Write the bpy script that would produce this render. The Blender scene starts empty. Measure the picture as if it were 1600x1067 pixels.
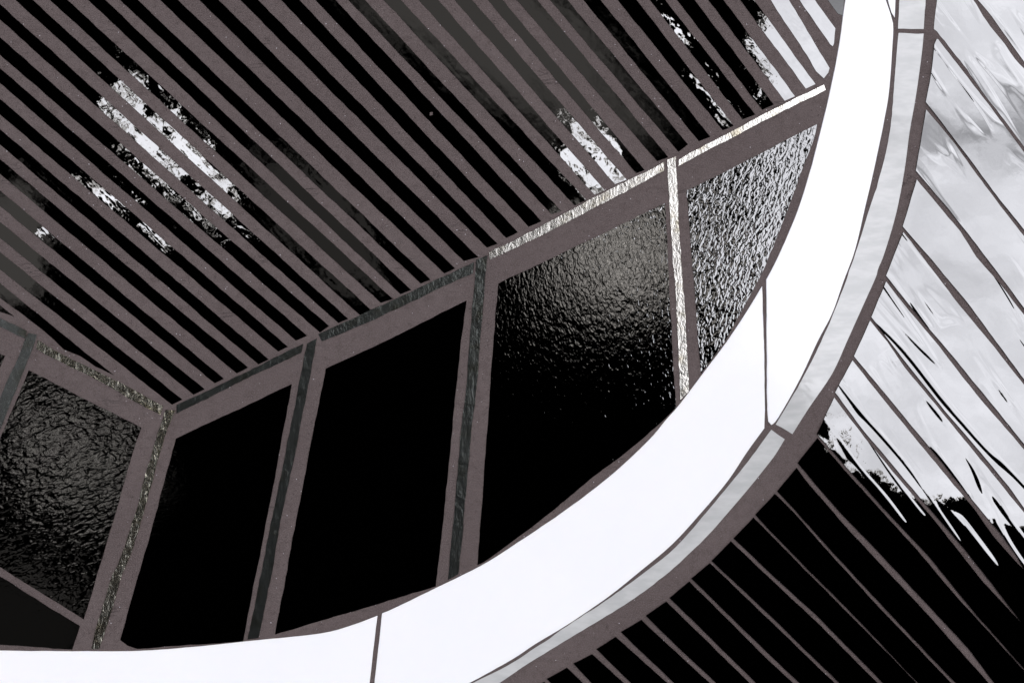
import bpy, bmesh, math, random
import numpy as np
from mathutils import Vector
from mathutils.geometry import tessellate_polygon

# ------------------------------------------------------------------ scene, camera, sky, sun, exposure
scene = bpy.context.scene
col = scene.collection
MM = 0.00025                       # the mosaic is about 40 cm across the 1600 units it was measured in
DIST = 2222.0 * MM                 # camera height over the panel

cam_d = bpy.data.cameras.new('camera'); cam_d.lens = 50; cam_d.sensor_width = 36
cam_d.clip_start = 0.01; cam_d.clip_end = 200
cam = bpy.data.objects.new('camera', cam_d); col.objects.link(cam)
cam.location = (0, 0, DIST)
scene.camera = cam
scene.render.resolution_x = 1024; scene.render.resolution_y = 682

SUN_EL, SUN_AZ = math.radians(48), math.radians(35)
world = bpy.data.worlds.new('World'); scene.world = world; world.use_nodes = True


class NG:
    """small helper to write shader maths"""
    def __init__(s, tree):
        s.t = tree; s.n = tree.nodes; s.l = tree.links

    def put(s, sock, v):
        if isinstance(v, bpy.types.NodeSocket): s.l.new(v, sock)
        else: sock.default_value = v

    def m(s, op, a, b=0.0, c=0.0, clamp=False):
        n = s.n.new('ShaderNodeMath'); n.operation = op; n.use_clamp = clamp
        s.put(n.inputs[0], a)
        if len(n.inputs) > 1: s.put(n.inputs[1], b)
        if len(n.inputs) > 2: s.put(n.inputs[2], c)
        return n.outputs[0]

    def comb(s, x, y, z=0.0):
        n = s.n.new('ShaderNodeCombineXYZ')
        s.put(n.inputs[0], x); s.put(n.inputs[1], y); s.put(n.inputs[2], z)
        return n.outputs[0]

    def noise(s, vec, scale, detail=2.0, rough=0.5, w=None, dist=0.0):
        n = s.n.new('ShaderNodeTexNoise')
        if w is not None:
            n.noise_dimensions = '4D'; s.put(n.inputs['W'], w)
        s.put(n.inputs['Vector'], vec); n.inputs['Scale'].default_value = scale
        n.inputs['Detail'].default_value = detail; n.inputs['Roughness'].default_value = rough
        n.inputs['Distortion'].default_value = dist
        return n.outputs['Fac']

    def smooth(s, v, a, b, lo=0.0, hi=1.0):
        n = s.n.new('ShaderNodeMapRange'); n.interpolation_type = 'SMOOTHSTEP'
        s.put(n.inputs[0], v); s.put(n.inputs[1], a); s.put(n.inputs[2], b)
        s.put(n.inputs[3], lo); s.put(n.inputs[4], hi)
        return n.outputs[0]

    def mix(s, f, a, b):
        n = s.n.new('ShaderNodeMix'); n.data_type = 'RGBA'
        s.put(n.inputs[0], f)
        s.put(n.inputs[6], a); s.put(n.inputs[7], b)
        return n.outputs[2]

    def mapping(s, vec, rot=(0, 0, 0), scale=(1, 1, 1), loc=(0, 0, 0)):
        n = s.n.new('ShaderNodeMapping'); s.put(n.inputs[0], vec)
        n.inputs['Location'].default_value = loc
        n.inputs['Rotation'].default_value = rot; n.inputs['Scale'].default_value = scale
        return n.outputs[0]

    def bump(s, h, dist, strength=1.0, normal=None):
        n = s.n.new('ShaderNodeBump'); n.inputs['Strength'].default_value = strength
        n.inputs['Distance'].default_value = dist; s.put(n.inputs['Height'], h)
        if normal is not None: s.put(n.inputs['Normal'], normal)
        return n.outputs[0]


def build_world():
    g = NG(world.node_tree); g.n.clear()
    out = g.n.new('ShaderNodeOutputWorld')
    tc = g.n.new('ShaderNodeTexCoord')
    sep = g.n.new('ShaderNodeSeparateXYZ'); g.l.new(tc.outputs['Generated'], sep.inputs[0])
    z = g.m('MAXIMUM', sep.outputs[2], 0.02)
    u = g.m('DIVIDE', sep.outputs[0], z); v = g.m('DIVIDE', sep.outputs[1], z)   # tangents from the zenith
    X = g.m('MULTIPLY_ADD', u, 2.222, 0.8); Y = g.m('MULTIPLY_ADD', v, -2.222, 0.5335)
    P = g.comb(X, Y)
    # ragged edge of the dark zone and patches painted into the sky
    n1 = g.m('SUBTRACT', g.noise(P, 9, 6, 0.62), 0.5)
    n2 = g.m('SUBTRACT', g.noise(P, 42, 5, 0.65), 0.5)
    n3 = g.m('SUBTRACT', g.noise(P, 95, 2, 0.6), 0.5)
    rag = g.m('ADD', g.m('MULTIPLY', n1, 0.10), g.m('ADD', g.m('MULTIPLY', n2, 0.10), g.m('MULTIPLY', n3, 0.06)))
    fc = g.n.new('ShaderNodeFloatCurve')
    pts = [(-0.6, 1.05), (0.0, 1.17), (0.10, 1.185), (0.2, 1.215), (0.35, 1.215), (0.5, 1.175),
           (0.6, 1.25), (0.70, 1.325), (0.775, 1.44), (0.815, 1.58), (0.88, 1.76), (1.2, 2.3)]
    g.put(fc.inputs['Value'], g.m('DIVIDE', g.m('ADD', Y, 1.0), 2.5))
    cu = fc.mapping.curves[0]
    while len(cu.points) > 2: cu.points.remove(cu.points[0])
    cu.points[0].location = ((pts[0][0] + 1) / 2.5, pts[0][1] / 2.5)
    cu.points[1].location = ((pts[-1][0] + 1) / 2.5, pts[-1][1] / 2.5)
    for a, b in pts[1:-1]: cu.points.new((a + 1) / 2.5, b / 2.5)
    for p in cu.points: p.handle_type = 'AUTO'
    fc.mapping.update()
    edge = g.m('MULTIPLY', fc.outputs[0], 2.5)
    sky = g.smooth(g.m('ADD', g.m('SUBTRACT', X, edge), rag), -0.004, 0.010)

    def blob(cx, cy, rl, rs, deg, k):
        a = math.radians(deg)
        dx = g.m('SUBTRACT', X, cx); dy = g.m('SUBTRACT', Y, cy)
        l = g.m('DIVIDE', g.m('ADD', g.m('MULTIPLY', dx, math.cos(a)), g.m('MULTIPLY', dy, math.sin(a))), rl)
        s = g.m('DIVIDE', g.m('SUBTRACT', g.m('MULTIPLY', dy, math.cos(a)), g.m('MULTIPLY', dx, math.sin(a))), rs)
        r = g.m('SQRT', g.m('ADD', g.m('MULTIPLY', l, l), g.m('MULTIPLY', s, s)))
        return g.m('ADD', g.m('SUBTRACT', 1.0, r), g.m('MULTIPLY', rag, k))
    glare_blobs = None  # bright patches added to the sky, placed for the strips' white glare
    for b in [(0.268, 0.235, 0.150, 0.062, 52, 15), (0.205, 0.345, 0.105, 0.015, 44, 5),
              (0.925, 0.250, 0.072, 0.050, 55, 11), (1.115, 0.155, 0.075, 0.018, 52, 6),
              (0.085, 0.377, 0.030, 0.007, 35, 3), (1.06, 0.045, 0.045, 0.008, 55, 4)]:
        q = g.smooth(blob(*b), 0.0, 0.30)
        glare_blobs = q if glare_blobs is None else g.m('MAXIMUM', glare_blobs, q)
    # soft glows added to the sky, placed to mirror in chosen tiles
    dim = g.m('MULTIPLY', g.smooth(blob(0.975, 0.395, 0.17, 0.135, 0, 2), 0.0, 0.9), 1.35)
    dim = g.m('ADD', dim, g.m('MULTIPLY', g.smooth(blob(0.11, 0.70, 0.20, 0.12, 30, 2), 0.05, 1.0), 0.6))
    glow_speckle = g.m('MULTIPLY_ADD', g.smooth(g.noise(P, 48, 4, 0.6), 0.44, 0.60), 2.2, 0.10)  # noise that breaks the added glows into glints
    dim = g.m('MULTIPLY', dim, glow_speckle)
    dim = g.m('ADD', dim, g.m('MULTIPLY', g.smooth(blob(0.74, 0.02, 0.40, 0.13, 35, 4), 0.0, 0.5), 0.22))
    dim = g.m('ADD', dim, g.m('MULTIPLY', g.smooth(blob(0.50, 0.35, 0.16, 0.07, 50, 8), 0.0, 0.3), 0.10))
    dim = g.m('ADD', dim, g.m('MULTIPLY', g.smooth(blob(0.02, 0.38, 0.08, 0.13, 0, 7), 0.0, 0.5), 0.24))
    dim = g.m('ADD', dim, g.m('MULTIPLY', g.smooth(blob(0.0, 0.98, 0.20, 0.12, 0, 1), 0.0, 0.5), 0.10))
    # the open, overcast part of the sky away from the zenith
    rad = g.m('SQRT', g.m('ADD', g.m('MULTIPLY', u, u), g.m('MULTIPLY', v, v)))
    far = g.smooth(g.m('ADD', rad, g.m('MULTIPLY', n1, 0.4)), 0.62, 0.80)
    holes = g.smooth(g.noise(P, 16, 5, 0.66), 0.445, 0.51)
    glare_blobs = g.m('MULTIPLY', glare_blobs, holes)
    near = g.m('MAXIMUM', sky, glare_blobs)
    # clouds: soft tone differences
    c1 = g.noise(P, 3.2, 7, 0.55, dist=0.4)
    c2 = g.noise(g.mapping(P, rot=(0, 0, 0.25), scale=(1, 2.2, 1)), 5.5, 5, 0.6)
    band = g.m('MULTIPLY', g.m('SUBTRACT', Y, g.m('MULTIPLY_ADD', n1, 0.16, 0.205)), 1.0)
    band = g.smooth(g.m('ABSOLUTE', band), -0.01, 0.085)
    band = g.m('MAXIMUM', band, g.smooth(X, 1.33, 1.28))
    band = g.m('MULTIPLY_ADD', band, 0.62, 0.38)
    cl = g.m('ADD', g.smooth(c1, 0.3, 0.65, 0.80, 1.06), g.smooth(c2, 0.35, 0.7, -0.10, 0.10))
    cl = g.m('MULTIPLY', cl, band)
    bright = g.m('MULTIPLY', g.m('MULTIPLY', g.m('MAXIMUM', sky, g.m('MULTIPLY', glare_blobs, 1.12)), cl), g.m('MULTIPLY_ADD', g.smooth(rad, 0.62, 0.95), -3.9, 4.7))
    low = g.m('MULTIPLY', g.m('MULTIPLY', far, g.smooth(c1, 0.3, 0.7, 0.8, 1.2)), 0.85)
    total = g.m('MAXIMUM', g.m('MAXIMUM', bright, low), dim)
    bgc = g.n.new('ShaderNodeBackground')
    g.put(bgc.inputs['Color'], g.mix(g.m('MAXIMUM', near, far), (1.0, 0.94, 0.88, 1), (0.935, 0.94, 1.0, 1))); g.put(bgc.inputs['Strength'], total)
    st = g.n.new('ShaderNodeTexSky'); st.sky_type = 'NISHITA'; st.sun_disc = False
    st.sun_elevation = SUN_EL; st.sun_rotation = SUN_AZ
    bgs = g.n.new('ShaderNodeBackground'); g.l.new(st.outputs[0], bgs.inputs['Color'])
    g.put(bgs.inputs['Strength'], g.m('MULTIPLY', far, 0.05))
    add = g.n.new('ShaderNodeAddShader'); g.l.new(bgc.outputs[0], add.inputs[0]); g.l.new(bgs.outputs[0], add.inputs[1])
    g.l.new(add.outputs[0], out.inputs[0])


build_world()
sun_d = bpy.data.lights.new('sun', 'SUN'); sun_d.energy = 0.5; sun_d.angle = math.radians(12); sun_d.color = (1, 0.96, 0.9)
sun = bpy.data.objects.new('sun', sun_d); col.objects.link(sun)
sdir = Vector((math.sin(SUN_AZ) * math.cos(SUN_EL), math.cos(SUN_AZ) * math.cos(SUN_EL), math.sin(SUN_EL)))
sun.rotation_euler = sdir.to_track_quat('Z', 'Y').to_euler()
vs = scene.view_settings
vs.view_transform = 'Standard'; vs.look = 'None'; vs.exposure = 0; vs.gamma = 1; vs.use_curve_mapping = False


# ------------------------------------------------------------------ materials
def new_mat(name):
    m = bpy.data.materials.new(name); m.use_nodes = True
    g = NG(m.node_tree); b = m.node_tree.nodes['Principled BSDF']
    geo = g.n.new('ShaderNodeNewGeometry'); oi = g.n.new('ShaderNodeObjectInfo')
    return m, g, b, geo.outputs['Position'], oi.outputs['Random']


def glass_black(name, angle, ior=2.45, wave=1.0, ridge=1.0, wrinkle=0.0, ridge_len=9.0, ridge_w=150, slit=0.0, grit=1.0, wscale=640):
    """opaque black drawn glass: a mirror-smooth skin that is never quite flat"""
    m, g, b, pos, rnd = new_mat(name)
    w = g.m('MULTIPLY', rnd, 37.0)
    b.inputs['Base Color'].default_value = (0.0001, 0.0001, 0.0001, 1)
    b.inputs['IOR'].default_value = ior
    al = g.mapping(pos, rot=(0, 0, -math.radians(angle)))
    st = g.mapping(al, scale=(1 / ridge_len, 1, 1))
    h = g.m('MULTIPLY', g.noise(pos, 28, 1, 0.4, w=w), 0.00034 * wave)
    h = g.m('ADD', h, g.m('MULTIPLY', g.noise(st, ridge_w, 2, 0.5, w=w, dist=0.3), 0.000048 * ridge))
    h = g.m('ADD', h, g.m('MULTIPLY', g.noise(pos, 420, 2, 0.5, w=w), 0.0000030))
    h = g.m('ADD', h, g.m('MULTIPLY', g.noise(pos, 150, 2, 0.5, w=w), 0.000012 * grit))
    if slit:      # raised cords drawn into the glass along its length
        cord = g.noise(g.mapping(g.mapping(pos, rot=(0, 0, math.radians(54))), scale=(1 / 9, 1, 1)), 80, 1.5, 0.5, w=w, dist=0.35)
        rdg = g.smooth(g.m('ABSOLUTE', g.m('SUBTRACT', cord, 0.5)), 0.004, 0.060, 1.0, 0.0)
        some = g.smooth(g.noise(pos, 34, 1, 0.5, w=g.m('ADD', w, 9.0)), 0.42, 0.56)
        h = g.m('ADD', h, g.m('MULTIPLY', g.m('MULTIPLY', rdg, some), 0.000074 * slit))
    if wrinkle:
        h = g.m('ADD', h, g.m('MULTIPLY', g.noise(g.mapping(al, scale=(0.55, 1, 1)), wscale, 1.3, 0.5, w=w, dist=0.8), 0.00009 * wrinkle))
        h = g.m('ADD', h, g.m('MULTIPLY', g.noise(pos, 170, 2, 0.5, w=w, dist=1.0), 0.00006 * wrinkle))
    g.put(b.inputs['Normal'], g.bump(h, 1.0))
    # faint dust and finger wipes change the gloss only
    g.put(b.inputs['Roughness'], g.smooth(g.noise(pos, 60, 5, 0.7, w=w), 0.5, 0.85, 0.0, 0.05))
    return m


def silver(name, colr, rough, crinkle, angle=0.0, metal=1.0):
    m, g, b, pos, rnd = new_mat(name)
    w = g.m('MULTIPLY', rnd, 37.0)
    b.inputs['Metallic'].default_value = metal
    al = g.mapping(pos, rot=(0, 0, -math.radians(angle)))
    n = g.noise(al, 130, 4, 0.6, w=w)
    dark = tuple(c * f for c, f in zip(colr, (0.66, 0.62, 0.52)))
    g.put(b.inputs['Base Color'], g.mix(g.smooth(n, 0.5, 0.72), (*colr, 1), (*dark, 1)))
    b.inputs['Roughness'].default_value = rough
    h = g.m('MULTIPLY', g.noise(g.mapping(al, scale=(1.3, 0.6, 1)), 420, 3, 0.6, w=w, dist=1.4), 0.00016 * crinkle)
    h = g.m('ADD', h, g.m('MULTIPLY', g.noise(al, 130, 2, 0.5, w=w, dist=1.0), 0.00022 * crinkle))
    g.put(b.inputs['Normal'], g.bump(h, 1.0))
    return m


def mat_grout():
    m, g, b, pos, rnd = new_mat('grout')
    big = g.noise(pos, 16, 4, 0.55); mid = g.noise(pos, 260, 4, 0.65); fine = g.noise(pos, 2600, 2, 0.6)
    c = g.mix(g.smooth(big, 0.35, 0.65), (0.080, 0.059, 0.055, 1), (0.098, 0.074, 0.069, 1))
    c = g.mix(g.smooth(mid, 0.42, 0.72), c, (0.068, 0.049, 0.045, 1))
    c = g.mix(g.smooth(fine, 0.42, 0.66, 0, 0.6), c, (0.15, 0.118, 0.112, 1))
    vor = g.n.new('ShaderNodeTexVoronoi'); vor.inputs['Scale'].default_value = 620; g.put(vor.inputs['Vector'], pos)
    sp = g.n.new('ShaderNodeSeparateColor'); g.l.new(vor.outputs['Color'], sp.inputs[0])
    grain = g.m('MULTIPLY', g.m('LESS_THAN', vor.outputs['Distance'], g.m('MULTIPLY_ADD', sp.outputs[1], 0.07, 0.05)),
                g.m('GREATER_THAN', sp.outputs[0], 0.55))
    c = g.mix(g.m('MULTIPLY', grain, g.m('MULTIPLY_ADD', g.m('POWER', sp.outputs[2], 2.0), 0.75, 0.08)), c, (0.62, 0.58, 0.60, 1))
    g.put(b.inputs['Base Color'], c)
    b.inputs['Roughness'].default_value = 0.8
    b.inputs['Specular IOR Level'].default_value = 0.3
    drag = g.noise(g.mapping(pos, rot=(0, 0, math.radians(48)), scale=(0.35, 1, 1)), 500, 3, 0.6)
    pits = g.noise(pos, 900, 2, 0.5)
    h = g.m('ADD', g.m('MULTIPLY', drag, 0.00034), g.m('MULTIPLY', g.noise(pos, 1500, 3, 0.7), 0.00022))
    h = g.m('SUBTRACT', h, g.m('MULTIPLY', g.smooth(pits, 0.64, 0.74), 0.00022))
    crack = g.noise(g.mapping(pos, rot=(0, 0, math.radians(48)), scale=(0.22, 1, 1)), 150, 4, 0.6, dist=0.15)
    cr = g.smooth(g.m('ABSOLUTE', g.m('SUBTRACT', crack, 0.5)), 0.0, 0.012)
    where = g.smooth(g.noise(pos, 55, 2, 0.5), 0.60, 0.68)
    h = g.m('SUBTRACT', h, g.m('MULTIPLY', g.m('MULTIPLY', g.m('SUBTRACT', 1.0, cr), where), 0.00028))
    g.put(b.inputs['Normal'], g.bump(h, 1.0))
    return m


def mat_white():
    m, g, b, pos, rnd = new_mat('white_opal_glass')
    n = g.noise(pos, 20, 3, 0.5)
    g.put(b.inputs['Base Color'], g.mix(n, (0.88, 0.865, 0.865, 1), (0.93, 0.905, 0.89, 1)))
    b.inputs['Roughness'].default_value = 0.12
    b.inputs['IOR'].default_value = 1.55
    b.inputs['Subsurface Weight'].default_value = 0.35
    b.inputs['Subsurface Radius'].default_value = (0.0016, 0.0018, 0.0024)
    b.inputs['Subsurface Scale'].default_value = 1.0
    g.put(b.inputs['Normal'], g.bump(g.noise(pos, 40, 2, 0.5), 0.00008))
    return m


def mat_grey():
    m, g, b, pos, rnd = new_mat('grey_streaked_glass')
    w = g.m('MULTIPLY', rnd, 37.0)
    n = g.noise(g.mapping(pos, rot=(0, 0, math.radians(35)), scale=(0.3, 1, 1)), 170, 5, 0.6, w=w)
    g.put(b.inputs['Base Color'], g.mix(g.smooth(n, 0.35, 0.68), (0.45, 0.445, 0.43, 1), (0.56, 0.55, 0.53, 1)))
    b.inputs['Roughness'].default_value = 0.06; b.inputs['IOR'].default_value = 1.6
    h = g.m('ADD', g.m('MULTIPLY', g.noise(pos, 60, 3, 0.5, w=w), 0.00016), g.m('MULTIPLY', g.noise(pos, 380, 3, 0.5, w=w), 0.000016))
    g.put(b.inputs['Normal'], g.bump(h, 1.0))
    return m


M = {
    'strip': glass_black('black_strip_glass', -45, wave=0.55, ridge=0.45, ridge_len=5, ridge_w=170, grit=1.6),
    'fan': glass_black('black_drawn_glass', -48, wave=0.7, ridge=0.35, ridge_len=11, ridge_w=105, slit=1.0, grit=0.35),
    'fan_plain': glass_black('black_plain_drawn_glass', -48, wave=0.5, ridge=0.5, ridge_len=11, ridge_w=105, grit=0.3),
    'calm': glass_black('black_smooth_glass', 0, wave=0.4, ridge=0.2, wrinkle=0.12, ior=1.6),
    'ripple': glass_black('black_rippled_glass', 100, wave=0.4, ridge=0.3, wrinkle=0.56, wscale=760),
    'ripple_deep': glass_black('black_hammered_glass', 70, wave=0.5, ridge=0.3, wrinkle=1.45, wscale=640),
    'ripple_soft': glass_black('black_wavy_glass', 20, wave=0.5, ridge=0.3, wrinkle=0.9, wscale=520),
    'silver': silver('silver_leaf_glass', (0.62, 0.60, 0.56), 0.22, 0.8),
    'smoke': silver('smoky_silver_glass', (0.075, 0.080, 0.074), 0.24, 1.1, metal=0.9),
    'smoke_pale': silver('pale_smoky_silver_glass', (0.22, 0.23, 0.215), 0.24, 1.0, metal=0.9),
    'foil': silver('crinkled_gold_silver_foil', (0.55, 0.52, 0.43), 0.18, 1.5),
    'grout': mat_grout(), 'white': mat_white(), 'grey': mat_grey(),
}


# ------------------------------------------------------------------ geometry helpers
def xy(p): return ((p[0] - 800) * MM, (533.5 - p[1]) * MM)


def wobble(poly, amp, rng, step=9.0):
    """hand-cut edge: resample the outline and let it wander a little"""
    out = []
    n = len(poly)
    for i in range(n):
        a, b = poly[i], poly[(i + 1) % n]
        L = math.hypot(b[0] - a[0], b[1] - a[1])
        if L < 1e-6: continue
        out.append(tuple(a)); k = max(1, int(L / step))
        nx, ny = -(b[1] - a[1]) / L, (b[0] - a[0]) / L
        ph, fr, ph2 = rng.uniform(0, 6.3), rng.uniform(0.03, 0.06), rng.uniform(0, 6.3)
        for j in range(1, k):
            t = j / k; s = t * L
            d = amp * (0.5 * math.sin(ph + s * fr) + 0.35 * math.sin(ph2 + s * fr * 3.7) + rng.uniform(-0.45, 0.45))
            d *= min(1.0, s / 12, (L - s) / 12)
            out.append((a[0] + (b[0] - a[0]) * t + nx * d, a[1] + (b[1] - a[1]) * t + ny * d))
    return out


def spline(pts, closed=False, sub=4):
    """Catmull-Rom through traced points, for the curved cuts"""
    out = []
    n = len(pts)
    for i in range(n - 1):
        p0 = pts[max(i - 1, 0)]; p1 = pts[i]; p2 = pts[i + 1]; p3 = pts[min(i + 2, n - 1)]
        for k in range(sub):
            t = k / sub
            out.append(tuple(0.5 * ((2 * p1[c]) + (-p0[c] + p2[c]) * t + (2 * p0[c] - 5 * p1[c] + 4 * p2[c] - p3[c]) * t * t
                                    + (-p0[c] + 3 * p1[c] - 3 * p2[c] + p3[c]) * t ** 3) for c in (0, 1)))
    out.append(tuple(pts[-1]))
    return out


def piece(name, poly, mat, label, cat, group=None, top=0.00016, amp=0.7, bev=0.0, step=9.0):
    rng = random.Random(label)
    pts = wobble(poly, amp, rng, step) if amp else list(poly)
    P = [xy(p) for p in pts]
    area = sum(P[i][0] * P[(i + 1) % len(P)][1] - P[(i + 1) % len(P)][0] * P[i][1] for i in range(len(P)))
    if area < 0: P.reverse()
    cx = sum(p[0] for p in P) / len(P); cy = sum(p[1] for p in P) / len(P)
    bm = bmesh.new()
    top += rng.uniform(-0.00004, 0.00004)
    tv = [bm.verts.new((x - cx, y - cy, top)) for x, y in P]
    bv = [bm.verts.new((x - cx, y - cy, -0.0026)) for x, y in P]
    bm.faces.new(tv); bm.faces.new(list(reversed(bv)))
    n = len(P)
    for i in range(n): bm.faces.new((tv[i], bv[i], bv[(i + 1) % n], tv[(i + 1) % n]))
    me = bpy.data.meshes.new(name); bm.to_mesh(me); bm.free()
    o = bpy.data.objects.new(name, me); col.objects.link(o)
    o.location = (cx, cy, 0); me.materials.append(M[mat])
    if bev:
      b = o.modifiers.new('bevel', 'BEVEL'); b.width = bev; b.segments = 2; b.limit_method = 'ANGLE'; b.angle_limit = math.radians(40)
    o['label'] = label; o['category'] = cat
    if group: o['group'] = group
    return o


# ------------------------------------------------------------------ the grout bed
def grout():
    x0, x1, y0, y1, s = -260, 1860, -240, 1310, 4.0
    nx, ny = int((x1 - x0) / s) + 1, int((y1 - y0) / s) + 1
    X, Y = np.meshgrid(x0 + np.arange(nx) * s, y0 + np.arange(ny) * s)
    rs = np.random.RandomState(3)
    Z = np.zeros_like(X)
    for k in range(40):
        a = rs.uniform(0, 6.28); f = rs.uniform(0.01, 0.16); Z += np.sin((X * np.cos(a) + Y * np.sin(a)) * f + rs.uniform(0, 6.28)) / (6 + 40 * f)
    Z = Z / Z.std() * 0.00004
    co = np.stack([(X - 800) * MM, (533.5 - Y) * MM, Z], -1).reshape(-1, 3)
    idx = np.arange(nx * ny).reshape(ny, nx)
    f = np.stack([idx[:-1, :-1], idx[1:, :-1], idx[1:, 1:], idx[:-1, 1:]], -1).reshape(-1, 4)
    me = bpy.data.meshes.new('grout_bed')
    me.from_pydata(co.tolist(), [], f.tolist()); me.update()
    me.polygons.foreach_set('use_smooth', [True] * len(me.polygons))
    o = bpy.data.objects.new('grout_bed', me); col.objects.link(o); me.materials.append(M['grout'])
    o['kind'] = 'structure'


grout()

# ------------------------------------------------------------------ white crescent and its grey edging
W_in = [(1333, -60), (1320.5, 0), (1310, 75), (1295, 150), (1285, 192), (1265.5, 267), (1245, 332), (1215, 402), (1197, 437)]
W_in3 = [(1190.5, 447), (1165, 489), (1135, 534), (1105, 574), (1062, 631), (1040, 656), (1012, 689), (950, 746), (877, 801), (800, 853),
         (750, 884), (685, 916), (617, 949), (597, 957.5)]
W_in4 = [(590, 961), (550, 976), (500, 989), (400, 999.5), (300, 1010), (217, 1016), (125, 1016.5), (0, 1015.5), (-70, 1013)]
W_out = [(1395, 37), (1395.5, 50), (1394, 75), (1390, 132), (1384, 175), (1365, 267), (1352, 322), (1336, 390), (1317, 442),
         (1300, 490), (1277, 534), (1250, 592), (1216, 652), (1205, 664)]
W_out3 = [(1194, 669), (1167, 706), (1137, 751), (1096, 800), (1050, 850), (1000, 892), (950, 932), (887, 975), (837, 1005), (800, 1029.5), (732, 1067), (660, 1101)]
WG = 'white glass pieces of the curved band'
piece('white_glass_piece', spline(W_in) + [(1197.5, 540), (1198.5, 640), (1200, 658)] + spline(W_out)[::-1] + [(1391, 22), (1383.5, 0), (1372, -60)], 'white',
      'tall curved white glass piece on the right, between black strips and grey edging', 'glass piece', WG, top=0.0005, amp=0.35, bev=0.00025)
piece('white_glass_piece', spline(W_in3) + [(585, 1067), (580, 1120)] + spline(W_out3)[::-1] + [(1195, 640), (1193.5, 534)], 'white',
      'longest white glass piece, sweeping along the lower middle of the curved band', 'glass piece', WG, top=0.0005, amp=0.35, bev=0.00025)
piece('white_glass_piece', spline(W_in4) + [(-70, 1130), (572, 1130), (577.5, 1067)], 'white',
      'white glass piece in the bottom left corner, end of the curved band', 'glass piece', WG, top=0.0005, amp=0.35, bev=0.00025)
piece('white_glass_shard', [(1376, -60), (1398.5, -60), (1398.5, 0), (1397.5, 28), (1392.5, 20), (1386.5, 0)], 'white',
      'tiny pointed white glass shard at the top edge beside the tall white piece', 'glass shard', top=0.0005, amp=0.2)
GG_ = 'grey glass pieces edging the white band'
piece('grey_glass_piece', [(1406, -60), (1448, -60), (1446, 0), (1443, 46), (1403, 45.5), (1405, 0)], 'grey',
      'short pale grey glass piece at the top edge, above a thin joint', 'glass piece', GG_, amp=0.5)
G2r = [(1443, 53), (1440, 85), (1431, 150), (1421, 207), (1413, 267), (1400, 334), (1382, 395), (1372, 420), (1368, 434), (1350, 474), (1332, 514), (1323, 534), (1300, 584), (1264, 637), (1238, 678)]
G2l = [(1404, 52), (1402, 70), (1397, 132), (1390, 207), (1377, 267), (1355, 337), (1342, 379), (1317, 452), (1283, 534), (1250, 598), (1212, 663)]
piece('grey_glass_piece', spline(G2l) + spline(G2r)[::-1], 'grey',
      'long pale grey glass piece edging the right side of the tall white piece', 'glass piece', GG_, amp=0.9)
G3i = [(1205, 671), (1162, 729), (1103, 801), (1055, 855), (1012, 890), (955, 932), (887, 977), (800, 1035), (737, 1067), (670, 1103)]
G3o = [(1226, 686), (1212, 709), (1200, 725), (1172, 760), (1137, 801), (1100, 842), (1037, 900), (975, 945), (900, 990), (825, 1036), (800, 1053), (760, 1079), (710, 1104)]
piece('grey_glass_piece', spline(G3i) + spline(G3o)[::-1], 'grey',
      'mid grey streaked glass piece edging the underside of the longest white piece', 'glass piece', GG_, amp=0.9)

# ------------------------------------------------------------------ black panels inside the crescent
PG = 'large black glass tiles inside the white band'
PO = 'glass tile'
P5b = [(1056, 637), (1025, 667), (975, 709), (925, 746), (862, 799), (800, 846), (760, 875), (746, 882)]
P6b = [(1277, 194), (1270, 222), (1254, 263), (1227, 337), (1199, 408), (1177, 452), (1132, 534), (1127, 541), (1095, 584)]
piece('black_glass_tile', [(-50, 530), (0, 553), (8, 556), (0, 575), (-50, 700)], 'ripple_soft',
      'sliver of black glass cut off by the left edge beside the leftmost grey bar', PO, PG)
piece('black_glass_tile', [(45, 578.5), (221, 668), (205, 716), (181, 801), (158, 878), (131, 967), (0, 885), (-50, 856), (-50, 806), (0, 686)], 'ripple_soft',
      'wavy black glass tile with soft grey ripples, leftmost of the large ones', PO, PG)
piece('black_glass_tile', [(-50, 870), (0, 900), (125, 977.5), (113, 1014), (0, 1006.5), (-50, 1003)], 'calm',
      'dark triangular tile in the lower left under a thin slanting grout line', PO, PG)
piece('black_glass_tile', [(275, 685), (456, 600), (438, 700), (419, 801), (400, 897), (380, 1001), (215, 1013), (200, 1008), (188, 999), (244, 801)], 'calm',
      'plain black tile between the crinkled foil bar and the smoky bar right of it', PO, PG)
piece('black_glass_tile', [(509, 576), (600, 534), (729, 469.5), (720, 534), (694, 801), (681, 915.5), (617, 935), (540, 958), (430, 990.5), (465, 801)], 'calm',
      'plain black four sided tile in the middle, between two dark smoky bars', PO, PG)
piece('black_glass_tile', [(779, 443), (880, 395), (1039, 318), (1045, 430), (1050, 534)] + spline(P5b, sub=3) + [(752, 801), (771, 534)], 'ripple',
      'largest black tile, finely rippled with a grey sheen, left of the bright silver bar', PO, PG)
piece('black_glass_tile', [(1072.5, 298), (1133, 269)] + spline(P6b, sub=3) + [(1091, 534), (1079, 374)], 'ripple_deep',
      'rippled tile glittering white all over, between bright silver bar and white band', PO, PG)

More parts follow.
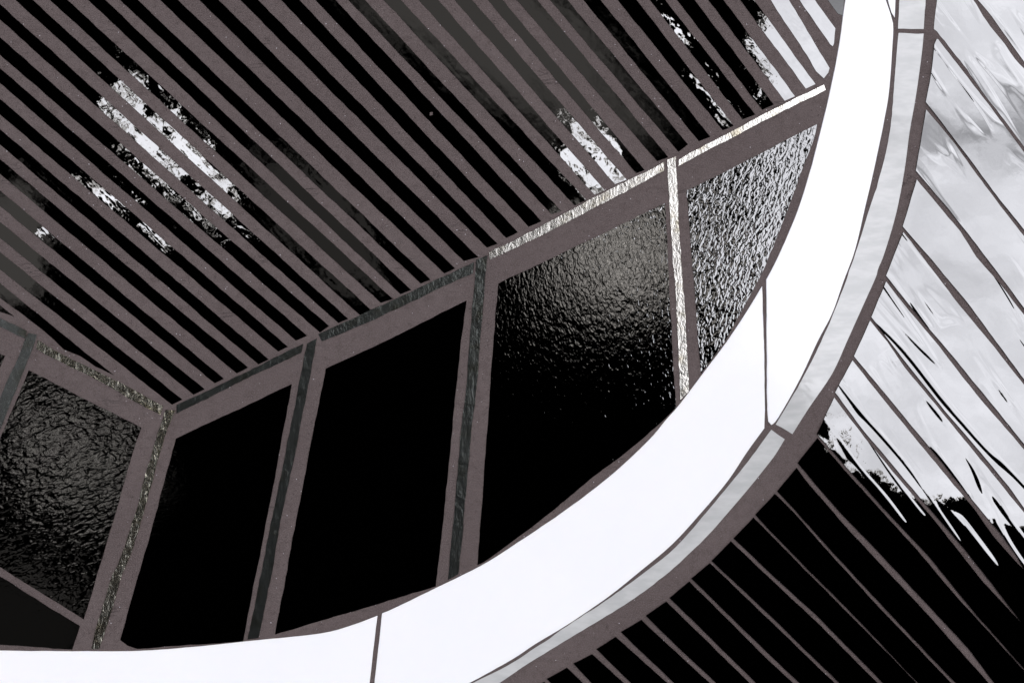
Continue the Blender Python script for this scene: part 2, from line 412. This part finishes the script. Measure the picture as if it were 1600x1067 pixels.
# ------------------------------------------------------------------ silver bars
BG = 'silver glass strips edging the black tiles'
BO = 'silver strip'
bars = [
    ([(276, 632.5), (350, 598), (474, 537), (471, 551), (400, 584), (276, 646)], 'smoke', 'dark smoky strip of the slanting border, lowest piece, rising from the foil corner'),
    ([(497.5, 522), (562, 493), (650, 452), (741, 409.5), (739, 427), (687, 450), (585, 499.5), (503, 533)], 'smoke', 'smoky slanting border strip between the two dark upright bars'),
    ([(764, 394), (800, 378), (845, 354), (925, 310), (1013, 267), (1038, 253), (1037, 267.5), (950, 314), (875, 353), (800, 390), (765, 406)], 'silver', 'slanting silver border strip brightening upward, ending at the bright upright bar'),
    ([(1061, 250), (1070, 244), (1125, 215), (1200, 175.5), (1287, 133), (1290, 141), (1200, 186), (1100, 238), (1060, 260)], 'silver', 'brightest slanting silver strip, topmost of the border, reaching the white band'),
    ([(59, 531), (87, 548), (150, 579), (200, 604), (255, 634), (251, 648), (212, 628), (175, 606), (140, 587), (82, 559), (57, 545)], 'foil', 'crinkled gold and silver foil strip sloping down from the left edge'),
    ([(-50, 470), (0, 497), (42, 517), (40, 529), (0, 510), (-50, 484)], 'smoke_pale', 'dull short strip at the left edge, above the leftmost grey bar'),
    ([(44, 520), (58, 523), (50, 548), (35, 585), (15, 634), (0, 672), (-50, 790), (-50, 735), (0, 623), (19, 579), (30, 556)], 'smoke_pale', 'leftmost upright grey bar, leaning down to the left edge'),
    ([(259, 640), (274, 641), (262, 669), (243, 734), (225, 801), (204, 867), (190, 900), (168, 975), (155, 1013), (143, 1013), (152, 975), (175, 900), (190, 867), (212, 801), (229, 734), (249, 669)], 'foil', 'crinkled foil bar leaning down from the corner of the border'),
    ([(480, 537), (495, 529), (479, 617), (459, 720), (441, 801), (424, 900), (404, 996), (387, 998.5), (407, 900), (427, 801), (444, 720), (464, 617)], 'smoke', 'dark smoky upright bar, left of the plain middle tile'),
    ([(744, 406), (762, 399), (757, 450), (750, 534), (745, 601), (737, 668), (731, 734), (725, 801), (722, 845), (716, 896), (700, 905), (705, 845), (710, 801), (715.5, 734), (721, 668), (729, 601), (734, 534), (741, 450)], 'smoke', 'dark smoky upright bar, right of the plain middle tile'),
    ([(1042.5, 250), (1056, 245), (1060, 350), (1066, 434), (1073, 534), (1076, 600), (1076.5, 611), (1063, 624.5), (1062, 600), (1059.5, 534), (1054, 434), (1047.5, 350)], 'silver', 'bright silver white upright bar, right of the largest black tile'),
]
for poly, mt, lab in bars:
    piece('silver_strip', poly, mt, lab, BO, BG, amp=0.8, step=7, top=0.00025)

# ------------------------------------------------------------------ black strips of the upper left
SG = 'black glass strips above the silver border'
# (upper left end: left/lower corner, right/upper corner) (foot: left, right)
S = [
    ((1204, 0), (1232, 0), None), ((1156, 0), (1177.5, 0), ((1259, 139), (1274, 132))),
    ((1106, 0), (1130, 0), ((1226, 158), (1242, 151))), ((1057, 0), (1085, 0), ((1191, 172), (1209, 164))),
    ((1015, 0), (1039, 0), ((1160, 187), (1180, 179.5))), ((965, 0), (994, 0), ((1129, 204), (1146, 197))),
    ((911, 0), (938, 0), ((1092, 221), (1110, 214))), ((859, 0), (886, 0), ((1060, 237.5), (1075, 226))),
    ((807, 0), (839, 0), ((1027, 252), (1044, 246))), ((762, 0), (785, 0), ((994, 271), (1007, 266))),
    ((710, 0), (737, 0), ((961, 288), (979, 281))), ((654, 0), (684, 0), ((929, 304.5), (945, 298))),
    ((599, 0), (626, 0), ((898, 321), (916, 313))), ((544, 0), (570, 0), ((862, 335), (877, 330))),
    ((492.5, 0), (524, 0), ((826, 354.5), (846, 346))), ((439, 0), (467.5, 0), ((791, 372), (809, 363))),
    ((375, 0), (403, 0), ((761, 387), (777.5, 381))), ((311, 0), (341, 0), ((725, 408), (747.5, 402))),
    ((250, 0), (278, 0), ((694, 427), (711, 419.5))), ((187.5, 0), (215, 0), ((657.5, 443), (672.5, 437))),
    ((137.5, 0), (164, 0), ((626, 459.5), (642.5, 453))), ((77.5, 0), (105, 0), ((595, 473), (614, 467))),
    ((24, 0), (51, 0), ((562.5, 492), (580, 484.5))), ((0, 31), (0, 7), ((529, 504.5), (544, 498))),
    ((0, 86), (0, 59), ((500, 519.5), (514, 509.5))), ((0, 130), (0, 107), ((462.5, 532), (480, 524.5))),
    ((0, 179), (0, 155), ((435, 549), (450, 541.5))), ((0, 226), (0, 202), ((404, 569), (420, 561.5))),
    ((0, 272), (0, 249), ((370, 583), (387.5, 574))), ((0, 322), (0, 298), ((336, 598.5), (350, 591.5))),
    ((0, 372), (0, 347), ((302.5, 616.5), (320, 608))), ((0, 421), (0, 394), ((269, 632), (285, 624))),
]
look = {1: 'white mirroring black strip', 2: 'strip mostly mirroring white', 3: 'black strip with ragged white glare',
        4: 'black strip with a glittering foot', 5: 'black strip with a short white glare near its foot',
        6: 'dark strip without white glare', 7: 'black strip with faint grey glitter'}
ordn = ['first', 'second', 'third', 'fourth', 'fifth', 'sixth', 'seventh', 'eighth', 'ninth', 'tenth', 'eleventh', 'twelfth', 'thirteenth', 'fourteenth']


def ext(a, b, d):
    """point d beyond a, coming from b"""
    L = math.hypot(a[0] - b[0], a[1] - b[1]); return (a[0] + (a[0] - b[0]) / L * d, a[1] + (a[1] - b[1]) / L * d)


for i, (tl, tr, foot) in enumerate(S):
    if foot is None:
        piece('black_glass_strip', [(1168, -55), (1196, -55), (1232, 0), (1296, 107), (1294, 114), (1287, 123), (1275, 112), (1250, 70), (1225, 34), (1204, 0)], 'strip',
              'white mirroring strip with an angled foot, second from the white band', 'glass strip', SG)
        continue
    fl, fr = foot
    if i <= 7: n, seg = i - 1, 'brightest border strip, counted from the white band'
    elif i <= 16: n, seg = i - 8, 'brightening silver border strip, counted from its right end'
    elif i <= 24: n, seg = i - 17, 'smoky middle border strip, counted from its right end'
    else: n, seg = i - 25, 'lowest border strip, counted from its right end'
    pre = {9: 'glittering', 10: 'white blotched', 11: 'white patched', 12: 'black', 22: 'white patched', 23: 'white patched', 21: 'white flecked', 24: 'white patched', 25: 'white glared', 26: 'white streaked', 29: 'briefly white streaked'}.get(i, 'plain black' if i > 7 else 'glossy')
    piece('black_glass_strip', [ext(tl, fl, 55), tl, fl, fr, tr, ext(tr, fr, 55)], 'strip',
          '%s strip, %s along the %s' % (pre, ordn[n], seg), 'glass strip', SG, amp=0.6)
piece('black_glass_strip', [(1212, -55), (1236, -55), (1272.5, 0), (1305, 45), (1303, 68), (1301, 73), (1297, 70), (1249, 0)], 'strip',
      'shortest white mirroring strip, next to the white band at the top', 'glass strip', SG)
piece('black_glass_strip', [(-50, 398), (0, 442), (88, 514), (177.5, 585.5), (150, 573), (125, 556), (100, 546), (85, 531), (60, 510), (0, 465), (-50, 425)], 'strip',
      'lowest long black strip, tapering to a point above the foil strip', 'glass strip', SG)
piece('black_glass_shard', [(-50, 455), (0, 477), (22.5, 494.5), (0, 487), (-50, 478)], 'strip',
      'small pointed black shard at the left edge above the dull border strip', 'glass shard')
piece('black_glass_shard', [(1297, -50), (1326, -50), (1318.5, 0), (1316.5, 25), (1309, 22), (1300, 10), (1293, 0)], 'calm',
      'tiny dark shard at the top edge between the strips and the white band', 'glass shard')

# ------------------------------------------------------------------ fan of wider strips outside the band
# each grout line: its upper-right edge U and its lower-left edge L
lines = [
    ([(1527, 0), (1550, 27), (1575, 62), (1600, 97)], [(1520, 0), (1547, 42), (1570, 70), (1585, 92), (1600, 108)]),
    ([(1459, 46), (1464, 50), (1500, 95), (1537, 147), (1575, 196), (1600, 230)], [(1461.5, 60), (1465, 62), (1500, 107), (1550, 172), (1600, 240)]),
    ([(1446, 160), (1475, 197), (1528, 267), (1562, 313), (1600, 360)], [(1446.5, 172), (1487, 220), (1521, 267), (1562, 322), (1600, 370)]),
    ([(1430.5, 267), (1475, 319), (1525, 382), (1600, 482)], [(1432, 281), (1462, 317), (1500, 362), (1525, 402), (1562, 444), (1600, 493)]),
    ([(1410, 354), (1462, 414), (1512, 474), (1556, 534), (1600, 593)], [(1411, 363), (1450, 414), (1500, 479), (1546, 534), (1600, 602)]),
    ([(1384, 431), (1425, 482), (1469, 534), (1537, 616), (1600, 694)], [(1384, 440), (1420, 486), (1461, 534), (1525, 616), (1600, 703)]),
    ([(1361, 495.5), (1390, 534), (1425, 579), (1475, 641), (1525, 699), (1575, 759), (1600, 794)], [(1359, 501), (1386, 534), (1413, 574), (1475, 649), (1537, 724), (1600, 801)]),
    ([(1334, 556.5), (1375, 606), (1450, 696), (1534, 799), (1562, 832), (1587, 867), (1598, 886)], [(1331.5, 563), (1380, 624), (1437, 694), (1525, 799), (1550, 835), (1587, 877), (1598, 888)]),
    ([(1304.5, 613), (1350, 674), (1400, 733), (1456, 799), (1500, 850), (1550, 912), (1588, 962)], [(1303, 621), (1350, 683), (1412, 757), (1450, 801), (1495, 857), (1537, 910), (1587, 963.5)]),
    ([(1276, 677.5), (1325, 733), (1386, 800), (1450, 868), (1525, 960), (1581, 1023)], [(1277, 684), (1320, 735), (1380, 801), (1425, 850), (1500, 938), (1580, 1025)]),
    ([(1246, 723), (1275, 758), (1312, 800), (1375, 865), (1450, 945), (1512, 1012), (1554, 1067)], [(1244.5, 730.5), (1262, 754), (1303, 801), (1310, 810), (1375, 880), (1450, 960), (1545, 1067)]),
    ([(1214, 767), (1245, 800), (1300, 862), (1375, 942), (1450, 1022), (1494, 1067)], [(1210.5, 771), (1240, 800), (1300, 868), (1375, 950), (1487, 1067)]),
    ([(1180, 803.5), (1200, 826), (1250, 877), (1325, 952), (1435, 1067)], [(1177, 808), (1200, 831), (1250, 882), (1350, 982), (1432.5, 1067)]),
    ([(1146, 840.5), (1200, 892), (1275, 960), (1380, 1067)], [(1142, 845), (1200, 900), (1275, 970), (1372, 1067)]),
    ([(1111.5, 875.5), (1200, 958), (1312, 1067)], [(1109, 879), (1200, 966), (1305, 1067)]),
    ([(1080, 903), (1200, 1020), (1250, 1067)], [(1077, 907.5), (1200, 1030), (1240, 1067)]),
    ([(1046, 933.5), (1100, 986), (1182, 1067)], [(1041, 939), (1100, 996), (1172, 1067)]),
    ([(1009, 961), (1060, 1011), (1120, 1067)], [(1002, 967.5), (1050, 1012), (1110, 1067)]),
    ([(970, 986.5), (1054, 1067)], [(962, 994), (1044, 1067)]),
    ([(932, 1013), (987, 1067)], [(925, 1021), (976, 1067)]),
    ([(896, 1035.5), (925, 1067)], [(886, 1042), (912, 1067)]),
    ([(854.5, 1059.5), (862, 1067)], [(850.5, 1064), (853, 1067)]),
]
FG = 'broad black glass strips fanning outside the grey edging'


def run(l, d):
    l = list(l); return l + [ext(l[-1], l[-2], d)]


piece('fan_glass_strip', [(1490, -55)] + lines[0][0] + [(1655, 172), (1655, -55)], 'fan',
      'corner piece of pale mirroring glass in the extreme top right', 'glass strip', FG)
piece('fan_glass_strip', [(1470, -55), (1464, 0)] + run(lines[1][0], 55) + run(lines[0][1], 55)[::-1] + [(1482, -55)], 'fan',
      'broad bright mirroring strip at the top right, beside the corner piece', 'glass strip', FG)
fan_look = ['bright mirroring strip with a grey cloud band across it', 'bright mirroring strip whose inner end shows the grey cloud band',
            'pale strip with a small pencil thin scratch near its inner end', 'cleanest pale strip, smooth and almost unmarked',
            'pale strip with a black slit at its inner end', 'pale strip streaked with long black wavy lines',
            'half white half black strip with wavy streaks', 'black strip with one long white wavy line down it']
for i in range(1, len(lines)):
    L = lines[i][1]; L0 = L
    if i + 1 < len(lines): U = lines[i + 1][0]
    else: U = [(840, 1071), (841, 1072)]
    d0 = 55 if i not in (7, 8, 9) else 60
    top_edge = run(L, d0); bot = run(U, 55 if i + 1 not in (7, 8, 9) else 60)
    if i in (7, 8, 9): top_edge = L + [ext(L[-1], L[-2], 60)]
    if i + 1 in (7, 8, 9): bot = U + [ext(U[-1], U[-2], 60)]
    if i == len(lines) - 1: bot = [(838, 1072), (880, 1112)]
    poly = top_edge + bot[::-1]
    if i == 1: poly = [(1463, 62)] + top_edge[1:] + bot[::-1] + [(1455, 112), (1459.5, 70)]
    if i <= 8: lab = fan_look[i - 1] + ', %s from top' % ordn[i + 1]
    elif i <= 14: lab = 'black fan strip, %s below the one with the white line' % ordn[i - 9]
    else: lab = 'solid black fan strip, %s from the lowest end of the fan' % ordn[len(lines) - 1 - i]
    piece('fan_glass_strip', poly, 'fan' if i < 9 else 'fan_plain', lab, 'glass strip', FG, amp=0.4, top=0.0005)
